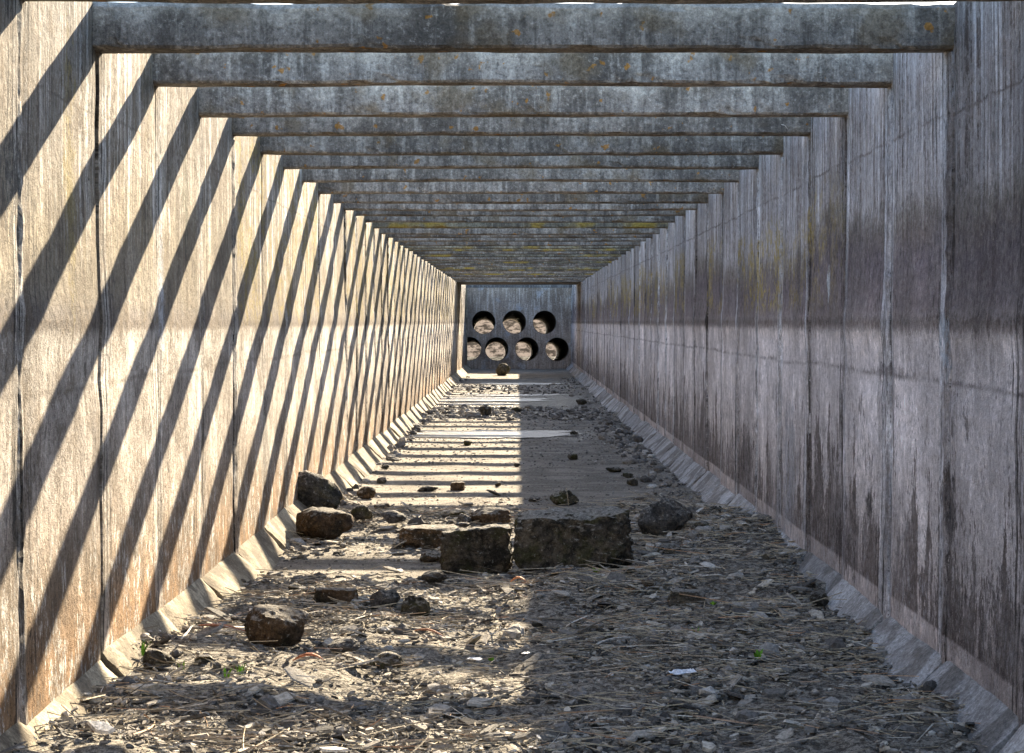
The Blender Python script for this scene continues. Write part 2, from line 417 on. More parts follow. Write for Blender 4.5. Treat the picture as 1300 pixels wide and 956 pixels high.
def build_wall(side, label):
    """side -1 is the sunlit wall, +1 the shaded one"""
    x0 = XL if side < 0 else XR
    inward = -side
    root = empty('channel_wall', (x0, joints[0], 0))
    tag(root, label, 'wall', 'tall concrete side walls of the channel', 'thing')
    mw = M['left_wall'] if side < 0 else M['right_wall']
    mj = M['joint_left'] if side < 0 else M['joint_right']
    mf = M['fillet_left'] if side < 0 else M['fillet_right']
    rr = random.Random(11 if side < 0 else 23)
    def put(o):
        o.parent = root
        o.matrix_parent_inverse = Matrix.Translation((-x0, -joints[0], 0))
    # core slab behind the panels
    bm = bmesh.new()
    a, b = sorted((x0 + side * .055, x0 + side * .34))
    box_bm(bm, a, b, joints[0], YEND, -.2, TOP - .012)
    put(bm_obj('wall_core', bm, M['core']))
    ztop = TOP
    for i in range(len(joints) - 1):
        ya, yb = joints[i], joints[i + 1]
        near = ya < 26
        ga, gb = rr.uniform(.006, .015), rr.uniform(.006, .015)
        ya2, yb2 = ya + ga, yb - gb
        shift = rr.uniform(-.004, .004); skew = rr.uniform(-.006, .006); pk = rr.uniform(.05, .95)
        nz = 46 if near else 22
        ny = 12 if near else 5
        zs = [(.02 + (ztop - .02) * k / nz) for k in range(nz + 1)]
        vs = []; fs = []
        for k, z in enumerate(zs):
            for j in range(-1, ny + 2):
                jj = min(max(j, 0), ny)
                y = ya2 + (yb2 - ya2) * jj / ny
                e = 0
                if jj in (0, ny):
                    e = .004 * n3(y * 3, z * 14, 4 + side, 4)
                off = wall_profile(z, pk) + shift + skew * (jj / ny - .5) + .006 * n3(y * .9, z * 1.3, 5 + side * 3, 3) + .003 * n3(y * 5, z * 7, 2, 2)
                if jj in (0, ny): off -= .004 + .004 * max(0, n3(y * 4, z * 16, 8 + side, 4))
                dpt = off if j == jj else -.09
                vs.append((x0 + inward * dpt, y + (e if jj == 0 else -e), z))
        w = ny + 3
        for k in range(nz):
            for j in range(w - 1):
                q = (k * w + j, k * w + j + 1, (k + 1) * w + j + 1, (k + 1) * w + j)
                fs.append(q if side > 0 else q[::-1])
        # top cap
        base = nz * w
        n0 = len(vs)
        for j in range(w): vs.append((x0 + side * .09, vs[base + j][1], ztop))
        for j in range(w - 1):
            q = (base + j, base + j + 1, n0 + j + 1, n0 + j)
            fs.append(q if side > 0 else q[::-1])
        put(mesh_obj('wall_panel', vs, fs, mw, None, False))
        # mortar strip over the joint
        kindr = rr.random()
        if i > 0 and kindr < .62:
            wd = rr.uniform(.040, .075)
            cy = ya + rr.uniform(-.02, .02)
            vs = []; fs = []
            nzz = 110 if near else 30
            z_hi = BB - .02 if joints[i] >= 0 else BB
            for k in range(nzz + 1):
                z = .03 + (z_hi - .03) * k / nzz
                wl = wd * (1 + .30 * n3(z * 6, i * 3.3, 1, 5)); wr = wd * (1 + .30 * n3(z * 6, i * 3.3, 7, 5))
                pr = wall_profile(z) + .006 * n3(ya * .9, z * 1.3, 5 + side * 3, 3) + .011 + .006 * n3(z * 7.0, i * 1.7, 3 + side, 5)
                pr2 = pr + .006 * n3(z * 9, i, 2, 3)
                for (yy, dd) in ((cy - wl - .004, -.05), (cy - wl, pr - .010), (cy - wl * .35, pr2), (cy + wr * .4, pr2 - .003), (cy + wr, pr - .011), (cy + wr + .004, -.05)):
                    vs.append((x0 + inward * dd, yy, z))
            for k in range(nzz):
                for j in range(5):
                    q = (k * 6 + j, k * 6 + j + 1, (k + 1) * 6 + j + 1, (k + 1) * 6 + j)
                    fs.append(q if side > 0 else q[::-1])
            put(mesh_obj('joint_strip', vs, fs, mw))
        # fillet block at the foot
        fy0, fy1 = ya + rr.uniform(.004, .03), yb - rr.uniform(.004, .03)
        fh = FIL + rr.uniform(-.02, .02); fw = FIL + rr.uniform(-.025, .025)
        n1, n2 = (12, 7) if near else (5, 3)
        vs = []; fs = []
        for j in range(n1 + 1):
            t = j / n1
            y = fy0 + (fy1 - fy0) * t
            edge = .018 if j in (0, n1) else 0
            for k in range(n2 + 3):
                kk = min(max(k - 1, 0), n2)
                s = kk / n2
                xx = fw * (1 - s); zz = fh * s
                d = .008 * n3(y * 2, s * 1.5, i + side, 3) + .0025 * n3(y * 9, s * 7, 4, 3) - edge * (.6 + .8 * abs(n3(s * 4, i, 3, 2)))
                xx += d * .7; zz += d * .7
                if k == 0: xx, zz = fw, -.05
                if k == n2 + 2: xx, zz = -.06, fh
                vs.append((x0 + inward * (xx + wall_profile(.1)), y, zz))
        w = n2 + 3
        for j in range(n1):
            for k in range(w - 1):
                q = (j * w + k, j * w + k + 1, (j + 1) * w + k + 1, (j + 1) * w + k)
                fs.append(q if side < 0 else q[::-1])
        # end caps
        for j in (0, n1):
            c = [j * w + k for k in range(w)]
            n0 = len(vs); vs.append((x0 - inward * .06, vs[j * w][1], -.05))
            fs.append(c + [n0])
        put(mesh_obj('fillet_block', vs, fs, mf))
    return root

build_wall(-1, 'sunlit tan concrete side wall striped with slanting beam shadows')
build_wall(+1, 'shaded grey concrete side wall with dark water stains and lime streaks')

# ------------------------------------------------------------------ cross beams
def beam_mesh(seed, fine):
    rr = random.Random(seed)
    nx = 90 if fine else 40
    # closed profile (y, z) counter clockwise seen from +x
    z0, z1 = BB + rr.uniform(-.012, .012), TOP + rr.uniform(-.006, .010)
    pr = []
    c = .012
    pr += [(c, z0), (BT / 2, z0), (BT - c, z0), (BT, z0 + c)]
    pr += [(BT, z0 + (z1 - z0) * t) for t in (.35, .7)]
    pr += [(BT, z1 - c * 2), (BT - c * 2, z1), (BT / 2, z1), (c * 2, z1), (0, z1 - c * 2)]
    pr += [(0, z0 + (z1 - z0) * t) for t in (.75, .5, .25)]
    pr += [(0, z0 + c)]
    m = len(pr)
    vs = []; fs = []
    x_a, x_b = XL - .04, XR + .04
    tw = rr.uniform(-.01, .01); sag = rr.uniform(-.014, .010)
    for i in range(nx + 1):
        t = i / nx
        x = x_a + (x_b - x_a) * t
        for k, (y, z) in enumerate(pr):
            a = .0045 * n3(x * 3.5, y * 7 + seed, z * 7, 4)
            b = .0055 * n3(x * 3.5, y * 7 + 40, z * 7 + seed, 4)
            ed = 0.0
            if k in (0, m - 1, m - 5, m - 6):                        # chipped arrises
                ed = max(0.0, n3(x * 5.5, seed * 1.3, k, 4) - .22) * .034
            if z > (z0 + z1) / 2: dz = b * 1.6 - ed
            else: dz = b * .8 + ed
            yy = y + a + (ed if y < BT / 2 else -ed) * .7
            vs.append((x, yy + tw * (t - .5) * 2, z + dz + sag * math.sin(math.pi * t)))
    for i in range(nx):
        for k in range(m):
            k2 = (k + 1) % m
            fs.append((i * m + k, (i + 1) * m + k, (i + 1) * m + k2, i * m + k2))
    fs.append([k for k in range(m)]); fs.append([nx * m + k for k in range(m)][::-1])
    return vs, fs

ORD = ['nearest', 'second', 'third', 'fourth', 'fifth', 'sixth', 'seventh', 'eighth', 'ninth', 'tenth', 'eleventh', 'twelfth']
y_deck0, y_deck1 = 51.6, 55.8
nb = int((y_deck0 - .4 - Y1) / BAY) + 1
rb = random.Random(5)
far_mesh = {}
for i in range(-4, nb):
    y = Y1 + BAY * i + (rb.uniform(-.05, .05) if i > 2 else 0)
    yel = i in (12, 17, 18, 20, 23, 26, 27, 30)
    mat = M['beam_yellow'] if yel else M['beam']
    if i < 14:
        vs, fs = beam_mesh(100 + i, True)
        o = mesh_obj('cross_beam', vs, fs, mat)
    else:
        key = (i % 5, yel)
        if key not in far_mesh:
            vs, fs = beam_mesh(300 + i, False)
            o = mesh_obj('cross_beam', vs, fs, mat); far_mesh[key] = o
        else:
            o = far_mesh[key].copy(); COL.objects.link(o)
    o.location = (0, y, 0)
    if 0 <= i < 12:
        special = {0: 'nearest and largest dark concrete cross beam, dotted with orange lichen',
                   1: 'second cross beam from the front, charcoal concrete with pale speckles',
                   2: 'third cross beam from the front with pale lime runs'}
        lab = special.get(i, '%s concrete cross beam counted from the front' % ORD[i])
    elif i < 0:
        lab = 'concrete cross beam overhead, out of sight above the viewer'
    elif yel:
        lab = 'far cross beam patched with yellow lichen, deep in the channel'
    else:
        lab = 'far grey cross beam packed edge to edge towards the end wall'
    tag(o, lab, 'beam', 'concrete cross beams spanning the channel')
    o['kind'] = 'thing'

# deck slab over the far end
bm = bmesh.new()
box_bm(bm, XL - .03, XR + .03, y_deck0, y_deck1, BB + .01, TOP + .06)
bmesh.ops.bevel(bm, geom=bm.edges[:], offset=.02, segments=1, affect='EDGES')
o = bm_obj('deck_slab', bm, M['deck'])
tag(o, 'dark concrete slab roofing the far end of the channel', 'slab', None, 'thing')

# ------------------------------------------------------------------ end wall with pipes
PR = .40
upper = [(-1.18, 1.60), (-.13, 1.61), (.90, 1.60)]
lower = [(-1.66, .70), (-.737, .69), (.296, .69), (1.33, .68)]
PIPE_L = 11.0
PSH = Vector((-.19, PIPE_L, -.30))

def holed_plate(y, outer, holes, r):
    bm = bmesh.new()
    vs = [bm.verts.new((p[0], y, p[1])) for p in outer]
    es = [bm.edges.new((vs[i], vs[(i + 1) % len(vs)])) for i in range(len(vs))]
    for (cx, cz) in holes:
        ring = [bm.verts.new((cx + r * math.cos(a), y, cz + r * math.sin(a))) for a in [2 * math.pi * k / 40 for k in range(40)]]
        es += [bm.edges.new((ring[k], ring[(k + 1) % 40])) for k in range(40)]
    bmesh.ops.triangle_fill(bm, use_beauty=True, use_dissolve=False, edges=es)
    return bm

root = empty('end_wall', (0, YEND, 0))
tag(root, 'dark concrete end wall pierced by two rows of round pipes', 'wall', None, 'thing')
outer = [(-2.6, -.2), (2.6, -.2), (2.6, 2.78), (-2.6, 2.78)]
bm = holed_plate(YEND, outer, upper + lower, PR)
o = bm_obj('wall_face', bm, M['end_wall']); o.parent = root; o.matrix_parent_inverse = Matrix.Translation((0, -YEND, 0))
for f in o.data.polygons:
    pass
bm = bmesh.new(); box_bm(bm, -2.6, 2.6, YEND + .005, YEND + .4, 2.785, 2.95)
o = bm_obj('coping', bm, M['deck']); o.parent = root; o.matrix_parent_inverse = Matrix.Translation((0, -YEND, 0))
# corner posts framing the face
for sx, xx in ((-1, XL), (1, XR)):
    bm = bmesh.new()
    a, b = sorted((xx - sx * .035, xx + sx * .02))
    box_bm(bm, a, b, YEND - .12, YEND - .003, .05, 2.70)
    bmesh.ops.bevel(bm, geom=bm.edges[:], offset=.008, segments=1, affect='EDGES')
    o = bm_obj('corner_post', bm, M['fillet_left'] if sx < 0 else M['fillet_right']); o.parent = root
    o.matrix_parent_inverse = Matrix.Translation((0, -YEND, 0))

for (cx, cz) in upper + lower:
    vs = []; fs = []
    ns, nl = 40, 8
    for j in range(nl + 1):
        t = j / nl
        c = Vector((cx, YEND - .012, cz)) + PSH * t
        for k in range(ns):
            a = 2 * math.pi * k / ns
            vs.append(c + Vector((PR * .985 * math.cos(a), 0, PR * .985 * math.sin(a))))
    for j in range(nl):
        for k in range(ns):
            k2 = (k + 1) % ns
            fs.append((j * ns + k, j * ns + k2, (j + 1) * ns + k2, (j + 1) * ns + k))
    n0 = len(vs)
    for j in (0, nl):                                            # wall thickness of the pipe
        t = j / nl
        c = Vector((cx, YEND + (.02 if j == 0 else -.012), cz)) + PSH * t
        for k in range(ns):
            a = 2 * math.pi * k / ns
            vs.append(c + Vector((PR * 1.14 * math.cos(a), 0, PR * 1.14 * math.sin(a))))
    for k in range(ns):
        k2 = (k + 1) % ns
        fs.append((n0 + k, n0 + ns + k, n0 + ns + k2, n0 + k2))
        fs.append((nl * ns + k, nl * ns + k2, n0 + ns + k2, n0 + ns + k))
    o = mesh_obj('drain_pipe', vs, fs, M['pipe'], None, True)
    o.parent = root; o.matrix_parent_inverse = Matrix.Translation((0, -YEND, 0))

# ------------------------------------------------------------------ ground
def litter_zone(x, y):
    nn = n3(x * .9, y * .55, 3.3, 3)
    e = 10.9 + .5 * nn + 4.0 * max(0.0, min(1.0, (x - .15) / .7))
    v = max(0.0, min(1.0, (e - y) / .7 + .5))
    b = math.exp(-((y - 14.2 - .3 * nn) / .55) ** 2) * (.85 if x < .3 else .6)
    b = max(b, .8 * math.exp(-((y - 12.6) / .5) ** 2) * max(0, min(1, (-.1 - x) / .5)) * .6)
    v = max(v, b)
    s = .8 * math.exp(-((y - 31.0 - .8 * nn) / 1.6) ** 2) + .55 * math.exp(-((y - 42) / 3.0) ** 2)
    s = max(s, .55 * math.exp(-((x - 1.45) / .25) ** 2) * (1 if y > 14 else 0))
    s = max(s, .35 * math.exp(-((x + 1.55) / .14) ** 2) * (1 if y > 14 else 0))
    return max(v, s * (.7 + .6 * max(-.5, nn)))

def bed(x, y):
    zl = litter_zone(x, y)
    amp = .055 if y < 16 else .03
    h = zl * amp * (1.0 + 1.1 * n3(x * 1.6, y * 1.3, 9.1, 3))
    h += .008 * n3(x * 2.0, y * 1.4, 1.1, 3)
    if y < 18 and x > .8: h += .10 * min(1, (x - .8) / .6) * math.exp(-((y - 12.2) / 1.9) ** 2)
    if y < 12 and x < -1.0: h += .07 * min(1, (-1.0 - x) / .5) * max(0.0, min(1.0, (9.6 - y) / 1.2))
    return h

def wetness(x, y):
    w = math.exp(-((y - 25.3) / 1.2) ** 2) + math.exp(-((y - 36.5) / 3.0) ** 2) + math.exp(-((y - 44) / 2.2) ** 2) * .8 + .8 * math.exp(-((y - 31.5) / 2.0) ** 2)
    return min(1.0, w)

ys = list(np.arange(-3.2, 5.5, .4)) + list(np.arange(5.5, 17, .045)) + list(np.arange(17, 30, .12)) + list(np.arange(30, 61.0, .3)) + [61.2]
xs = list(np.linspace(XL - .05, XR + .05, 84))
vs = []; fs = []; lit = []; wet = []
for y in ys:
    for x in xs:
        vs.append((x, y, bed(x, y) + (.02 * n3(x * 6, y * 6, 0, 3) * litter_zone(x, y) if 5 < y < 17 else 0)))
        lit.append(litter_zone(x, y)); wet.append(wetness(x, y))
w = len(xs)
for j in range(len(ys) - 1):
    for k in range(w - 1):
        fs.append((j * w + k, j * w + k + 1, (j + 1) * w + k + 1, (j + 1) * w + k))
o = mesh_obj('channel_floor', vs, fs, M['floor'], None, True)
a = o.data.attributes.new('litter', 'FLOAT', 'POINT'); a.data.foreach_set('value', lit)
a = o.data.attributes.new('wet', 'FLOAT', 'POINT'); a.data.foreach_set('value', wet)
tag(o, kind='structure')

# banks beside the channel and land beyond, down to the horizon
def bank_material():
    n = NT('bank_grass')
    bl = n.noise(n.pos, .35, 6, .6); gr = n.noise(n.pos, 9, 6, .7)
    col = n.mix(n.ss(bl, .35, .65), (.085, .085, .035), (.16, .135, .075))
    col = n.gain(col, n.lin(gr, .2, .8, .6, 1.4))
    return n.done(col, gr, .05, 1)
M['bank'] = bank_material()
def sand_material():
    n = NT('pale_gravel_bed')
    gr = n.noise(n.svec(2.5, .35, 1), 1.0, 8, .75)
    col = n.mix(n.ss(gr, .42, .58), (.03, .028, .023), (.13, .12, .10))
    n.b.inputs['Specular IOR Level'].default_value = 0
    return n.done(col, gr, .05, 1)
M['sand'] = sand_material()
def sheet(name, x0, x1, y0, y1, z, mat, nx=6, ny=12, amp=0.0):
    vs = []; fs = []
    for j in range(ny + 1):
        for k in range(nx + 1):
            x = x0 + (x1 - x0) * k / nx; y = y0 + (y1 - y0) * j / ny
            vs.append((x, y, z + amp * n3(x * .2, y * .2, 2, 3)))
    for j in range(ny):
        for k in range(nx):
            q = j * (nx + 1) + k
            fs.append((q, q + 1, q + nx + 2, q + nx + 1))
    return tag(mesh_obj(name, vs, fs, mat, None, True), kind='structure')
sheet('left_bank', -900, XL - .30, -900, YEND + .3, TOP - .12, M['bank'])
sheet('right_bank', XR + .30, 900, -900, YEND + .3, TOP - .12, M['bank'])
sheet('road_embankment', -900, 900, YEND + .3, YEND + PIPE_L - .35, TOP - .10, M['bank'])
sheet('ground_behind', XL - .3, XR + .3, -900, joints[0], -.02, M['bank'])
sheet('ground', -900, 900, YEND + PIPE_L - .3, 1500, -.25, M['sand'], 10, 10)
bankv = []
for (yy, zz) in ((96, -.3), (104, .9), (112, 2.2), (122, 3.0), (900, 3.2)):
    bankv.append([(x, yy + 3 * n3(x * .05, yy, 1, 2), zz + .35 * n3(x * .15, yy * .1, 4, 3)) for x in np.linspace(-300, 300, 80)])
vv = [p for row in bankv for p in row]
ff = [(j * 80 + k, j * 80 + k + 1, (j + 1) * 80 + k + 1, (j + 1) * 80 + k) for j in range(4) for k in range(79)]
def mud_material():
    n = NT('brown_bank_earth')
    gr = n.noise(n.svec(2.2, .7, 3.0), 1.0, 8, .75)
    n.b.inputs['Specular IOR Level'].default_value = 0
    return n.done(n.mix(n.ss(gr, .45, .55), (.03, .025, .02), (.16, .13, .105)), gr, .03, 1)
tag(mesh_obj('far_bank', vv, ff, mud_material(), None, True), kind='structure')
# far face of the embankment, with the pipe mouths
fh = [(c[0] + PSH.x, c[1] + PSH.z) for c in upper + lower]
bm = holed_plate(YEND + PIPE_L - .3, [(-40, -.4), (40, -.4), (40, TOP - .10), (-40, TOP - .10)], fh, PR * 1.1)
tag(bm_obj('embankment_face', bm, M['bank']), kind='structure')

# ------------------------------------------------------------------ puddles
def puddle(cy, hy, cx, hx, seed):
    vs = [(cx, cy, 0)]; fs = []
    ns = 90
    zz = .0145
    for k in range(ns):
        a = 2 * math.pi * k / ns
        r = 1 + .55 * n3(math.cos(a) * 2.2, math.sin(a) * 2.2, seed, 4)
        x = min(max(cx + hx * r * math.cos(a), XL + .12), XR - .12)
        vs.append((x, cy + hy * r * math.sin(a), 0))
    for k in range(ns): fs.append((0, 1 + k, 1 + (k + 1) % ns))
    o = mesh_obj('puddle_water', vs, fs, M['water'])
    o.location.z = zz
    tag(o, kind='structure')
puddle(25.3, .85, -.45, 1.25, 1.0)
puddle(36.6, 1.0, -.65, 1.35, 5.0)
puddle(38.9, .40, -.1, 1.1, 8.0)
puddle(34.6, .35, -.9, .9, 12.0)
puddle(46.0, .70, .1, 1.2, 16.0)

# ------------------------------------------------------------------ rocks
def rock(name, label, px, py, pw, ph, mat, seed, boxy=.3, deep=.8, z=None, rot=0.0, tilt=0.0, top=None, cat='rock', group=None, sub=4, x=None, y=None):
    """px,py: middle of its foot in the photo; pw, ph: size in photo pixels"""
    zf = .03 if z is None else z
    if x is None:
        x, y = at(px, py, zf)
        if z is None:
            for _ in range(3):
                zf = bed(x, y); x, y = at(px, py, zf)
    sc = y / F
    wx, hz = pw * sc / 2, ph * sc
    # the visible height includes part of the top face seen from above
    wy = wx * deep
    y += wy * .8
    rr = random.Random(seed)
    planes = []
    if boxy > .45:
        for d in ((1,0,0),(-1,0,0),(0,1,0),(0,-1,0),(0,0,1),(0,0,-1)):
            v = (Vector(d) + Vector((rr.uniform(-1,1), rr.uniform(-1,1), rr.uniform(-1,1))) * .10).normalized()
            planes.append((v, rr.uniform(.95, 1.0)))
        for _ in range(12):
            v = Vector((rr.gauss(0,1), rr.gauss(0,1), rr.gauss(0,1))).normalized()
            planes.append((v, rr.uniform(1.18, 1.42)))
        pw_ = 22
    else:
        for _ in range(15):
            v = Vector((rr.gauss(0,1), rr.gauss(0,1), rr.gauss(0,1))).normalized()
            planes.append((v, rr.uniform(.72, 1.05) if boxy > 0 else 1.0))
        pw_ = 11
    bm = bmesh.new()
    bmesh.ops.create_icosphere(bm, subdivisions=sub, radius=1)
    for v in bm.verts:
        d = v.co.normalized()
        acc = 1.25 ** -pw_ if boxy <= .45 else 1.8 ** -pw_
        for (n, k) in planes:
            q = n.dot(d)
            if q > .05: acc += (q / k) ** pw_
        r = acc ** (-1 / pw_)
        r *= 1 + .10 * noise.fractal(d * 1.5 + Vector((seed, 0, 0)), .7, 2.0, 6) + .055 * noise.fractal(d * 5 + Vector((0, seed, 0)), .5, 2.0, 5)
        v.co = d * r
    mx = [max(abs(v.co[i]) for v in bm.verts) for i in range(3)]
    zmin = min(v.co.z for v in bm.verts); zmax = max(v.co.z for v in bm.verts)
    for v in bm.verts:
        v.co.x *= wx / mx[0]; v.co.y *= wy / mx[1]
        v.co.z = (v.co.z - zmin) / (zmax - zmin) * hz * 1.10 - hz * .10
    bmesh.ops.rotate(bm, verts=bm.verts, cent=(0, 0, hz / 2), matrix=Matrix.Rotation(tilt, 3, 'Y'))
    bmesh.ops.rotate(bm, verts=bm.verts, cent=(0, 0, 0), matrix=Matrix.Rotation(rot, 3, 'Z'))
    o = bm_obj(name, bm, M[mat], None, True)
    o.data.set_sharp_from_angle(angle=R(30))
    o.location = (x, y, zf)
    return tag(o, label, cat, group)

G = 'loose stones lying on the channel floor'
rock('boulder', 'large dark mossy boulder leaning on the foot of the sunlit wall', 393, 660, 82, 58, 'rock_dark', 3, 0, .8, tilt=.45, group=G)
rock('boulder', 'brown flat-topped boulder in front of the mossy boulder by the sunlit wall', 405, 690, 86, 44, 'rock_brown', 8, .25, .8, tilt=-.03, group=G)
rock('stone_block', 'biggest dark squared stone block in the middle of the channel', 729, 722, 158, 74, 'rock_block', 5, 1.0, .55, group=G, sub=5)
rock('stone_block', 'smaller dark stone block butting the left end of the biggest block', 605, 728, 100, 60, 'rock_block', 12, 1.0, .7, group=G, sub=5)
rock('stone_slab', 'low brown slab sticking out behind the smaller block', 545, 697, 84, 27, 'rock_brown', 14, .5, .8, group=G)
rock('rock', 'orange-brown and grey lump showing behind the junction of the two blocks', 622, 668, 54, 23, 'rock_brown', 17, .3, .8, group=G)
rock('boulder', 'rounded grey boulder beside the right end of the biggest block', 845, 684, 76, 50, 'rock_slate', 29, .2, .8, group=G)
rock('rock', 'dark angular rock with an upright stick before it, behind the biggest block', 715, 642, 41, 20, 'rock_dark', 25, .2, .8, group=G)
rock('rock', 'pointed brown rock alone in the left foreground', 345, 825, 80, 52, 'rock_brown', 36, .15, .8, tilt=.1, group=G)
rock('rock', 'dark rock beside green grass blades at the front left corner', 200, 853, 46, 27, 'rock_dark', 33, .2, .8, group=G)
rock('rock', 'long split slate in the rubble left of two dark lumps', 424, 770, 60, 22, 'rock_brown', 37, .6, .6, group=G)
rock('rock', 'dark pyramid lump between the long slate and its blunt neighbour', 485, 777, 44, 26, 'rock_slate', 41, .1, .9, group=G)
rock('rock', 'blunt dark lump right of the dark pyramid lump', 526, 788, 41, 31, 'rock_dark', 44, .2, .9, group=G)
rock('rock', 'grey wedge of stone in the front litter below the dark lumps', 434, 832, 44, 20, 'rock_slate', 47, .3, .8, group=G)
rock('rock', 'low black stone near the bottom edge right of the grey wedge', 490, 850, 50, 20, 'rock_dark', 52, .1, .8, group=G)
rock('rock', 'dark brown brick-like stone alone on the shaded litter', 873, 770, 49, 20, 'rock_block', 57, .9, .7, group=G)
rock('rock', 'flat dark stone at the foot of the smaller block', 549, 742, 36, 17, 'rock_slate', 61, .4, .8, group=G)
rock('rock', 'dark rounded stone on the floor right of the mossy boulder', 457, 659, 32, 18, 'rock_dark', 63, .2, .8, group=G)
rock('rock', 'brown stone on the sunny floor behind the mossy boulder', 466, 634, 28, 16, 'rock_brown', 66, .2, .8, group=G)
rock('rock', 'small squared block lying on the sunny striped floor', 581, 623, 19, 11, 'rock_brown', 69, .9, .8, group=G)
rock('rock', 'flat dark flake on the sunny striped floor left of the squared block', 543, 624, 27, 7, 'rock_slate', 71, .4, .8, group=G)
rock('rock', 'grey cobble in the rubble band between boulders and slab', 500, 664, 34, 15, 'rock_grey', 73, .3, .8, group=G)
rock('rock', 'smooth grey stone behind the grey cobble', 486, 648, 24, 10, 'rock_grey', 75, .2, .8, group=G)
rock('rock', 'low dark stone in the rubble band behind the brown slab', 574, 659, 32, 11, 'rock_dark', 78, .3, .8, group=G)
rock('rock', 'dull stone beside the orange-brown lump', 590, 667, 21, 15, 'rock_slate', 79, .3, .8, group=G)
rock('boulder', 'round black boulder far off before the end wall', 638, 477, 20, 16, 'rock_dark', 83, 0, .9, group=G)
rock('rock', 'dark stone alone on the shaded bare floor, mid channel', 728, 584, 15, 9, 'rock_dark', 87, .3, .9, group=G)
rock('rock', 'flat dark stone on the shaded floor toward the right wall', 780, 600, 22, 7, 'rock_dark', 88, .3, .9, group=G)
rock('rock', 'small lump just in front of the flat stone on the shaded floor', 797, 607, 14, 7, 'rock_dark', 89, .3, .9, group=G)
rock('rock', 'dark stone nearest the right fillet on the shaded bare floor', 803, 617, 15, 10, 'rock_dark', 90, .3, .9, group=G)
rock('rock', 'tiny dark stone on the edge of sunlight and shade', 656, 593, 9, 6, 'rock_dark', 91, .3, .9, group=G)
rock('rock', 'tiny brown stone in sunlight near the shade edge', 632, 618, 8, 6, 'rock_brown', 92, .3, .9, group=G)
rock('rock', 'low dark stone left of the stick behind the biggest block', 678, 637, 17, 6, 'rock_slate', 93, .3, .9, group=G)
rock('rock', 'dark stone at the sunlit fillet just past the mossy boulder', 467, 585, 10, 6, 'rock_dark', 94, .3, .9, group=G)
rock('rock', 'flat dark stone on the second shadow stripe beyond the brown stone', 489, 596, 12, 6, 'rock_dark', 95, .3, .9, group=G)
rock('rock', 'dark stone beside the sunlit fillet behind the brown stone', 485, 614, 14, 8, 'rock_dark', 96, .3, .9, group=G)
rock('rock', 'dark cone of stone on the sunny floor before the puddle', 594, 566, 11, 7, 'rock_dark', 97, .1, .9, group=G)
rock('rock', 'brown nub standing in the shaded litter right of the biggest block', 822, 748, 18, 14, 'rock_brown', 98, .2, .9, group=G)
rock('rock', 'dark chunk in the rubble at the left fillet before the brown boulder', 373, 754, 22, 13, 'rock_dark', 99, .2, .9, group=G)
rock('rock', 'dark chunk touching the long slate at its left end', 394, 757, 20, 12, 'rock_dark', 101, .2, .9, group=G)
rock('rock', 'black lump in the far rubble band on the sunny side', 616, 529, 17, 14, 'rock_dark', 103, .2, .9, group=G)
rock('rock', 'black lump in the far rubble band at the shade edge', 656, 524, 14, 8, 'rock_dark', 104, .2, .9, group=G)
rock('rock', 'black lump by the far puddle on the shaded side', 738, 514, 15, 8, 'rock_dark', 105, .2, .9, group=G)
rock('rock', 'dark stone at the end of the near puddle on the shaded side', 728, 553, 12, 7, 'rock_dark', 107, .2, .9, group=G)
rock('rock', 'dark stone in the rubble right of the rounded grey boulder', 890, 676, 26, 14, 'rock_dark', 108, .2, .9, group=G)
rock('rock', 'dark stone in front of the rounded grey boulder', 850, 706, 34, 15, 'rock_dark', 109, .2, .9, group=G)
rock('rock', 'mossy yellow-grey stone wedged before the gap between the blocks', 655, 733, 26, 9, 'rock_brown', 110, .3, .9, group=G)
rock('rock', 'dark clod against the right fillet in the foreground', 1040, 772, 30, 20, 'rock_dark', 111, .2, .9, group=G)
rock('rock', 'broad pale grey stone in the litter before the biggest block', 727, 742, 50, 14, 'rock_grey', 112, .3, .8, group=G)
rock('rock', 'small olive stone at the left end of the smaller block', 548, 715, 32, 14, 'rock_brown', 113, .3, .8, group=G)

# ------------------------------------------------------------------ litter (nobody could count it)
def pieces(name, pts, mat, maker):
    V = []; Fc = []; rv = []
    for p in pts:
        v, f, r = maker(p)
        b = len(V)
        V += v
        Fc += [tuple(i + b for i in q) for q in f]
        rv += [r] * len(f)
    o = mesh_obj(name, V, Fc, mat)
    a = o.data.attributes.new('rnd', 'FLOAT', 'FACE'); a.data.foreach_set('value', rv)
    return o

rs = random.Random(77)
def sample(n, y0, y1, power=1.0, floor_p=0.0):
    out = []
    tries = 0
    while len(out) < n and tries < n * 40:
        tries += 1
        t = rs.random() ** power
        y = y0 + (y1 - y0) * t
        x = rs.uniform(XL + .02, XR - .02)
        p = max(litter_zone(x, y) * (.18 + .82 * max(0.0, min(1.0, .5 + 2.2 * n3(x * 2.1, y * 1.5, 6.6, 3)))), floor_p)
        if rs.random() < p:
            h = bed(x, y)
            ex = min(x - XL, XR - x)
            if ex < FIL:                                          # lying on the fillet
                hh = (FIL - ex)
                if hh > h + .012: continue
                h = max(h, hh)
            out.append((x, y, h))
    return out

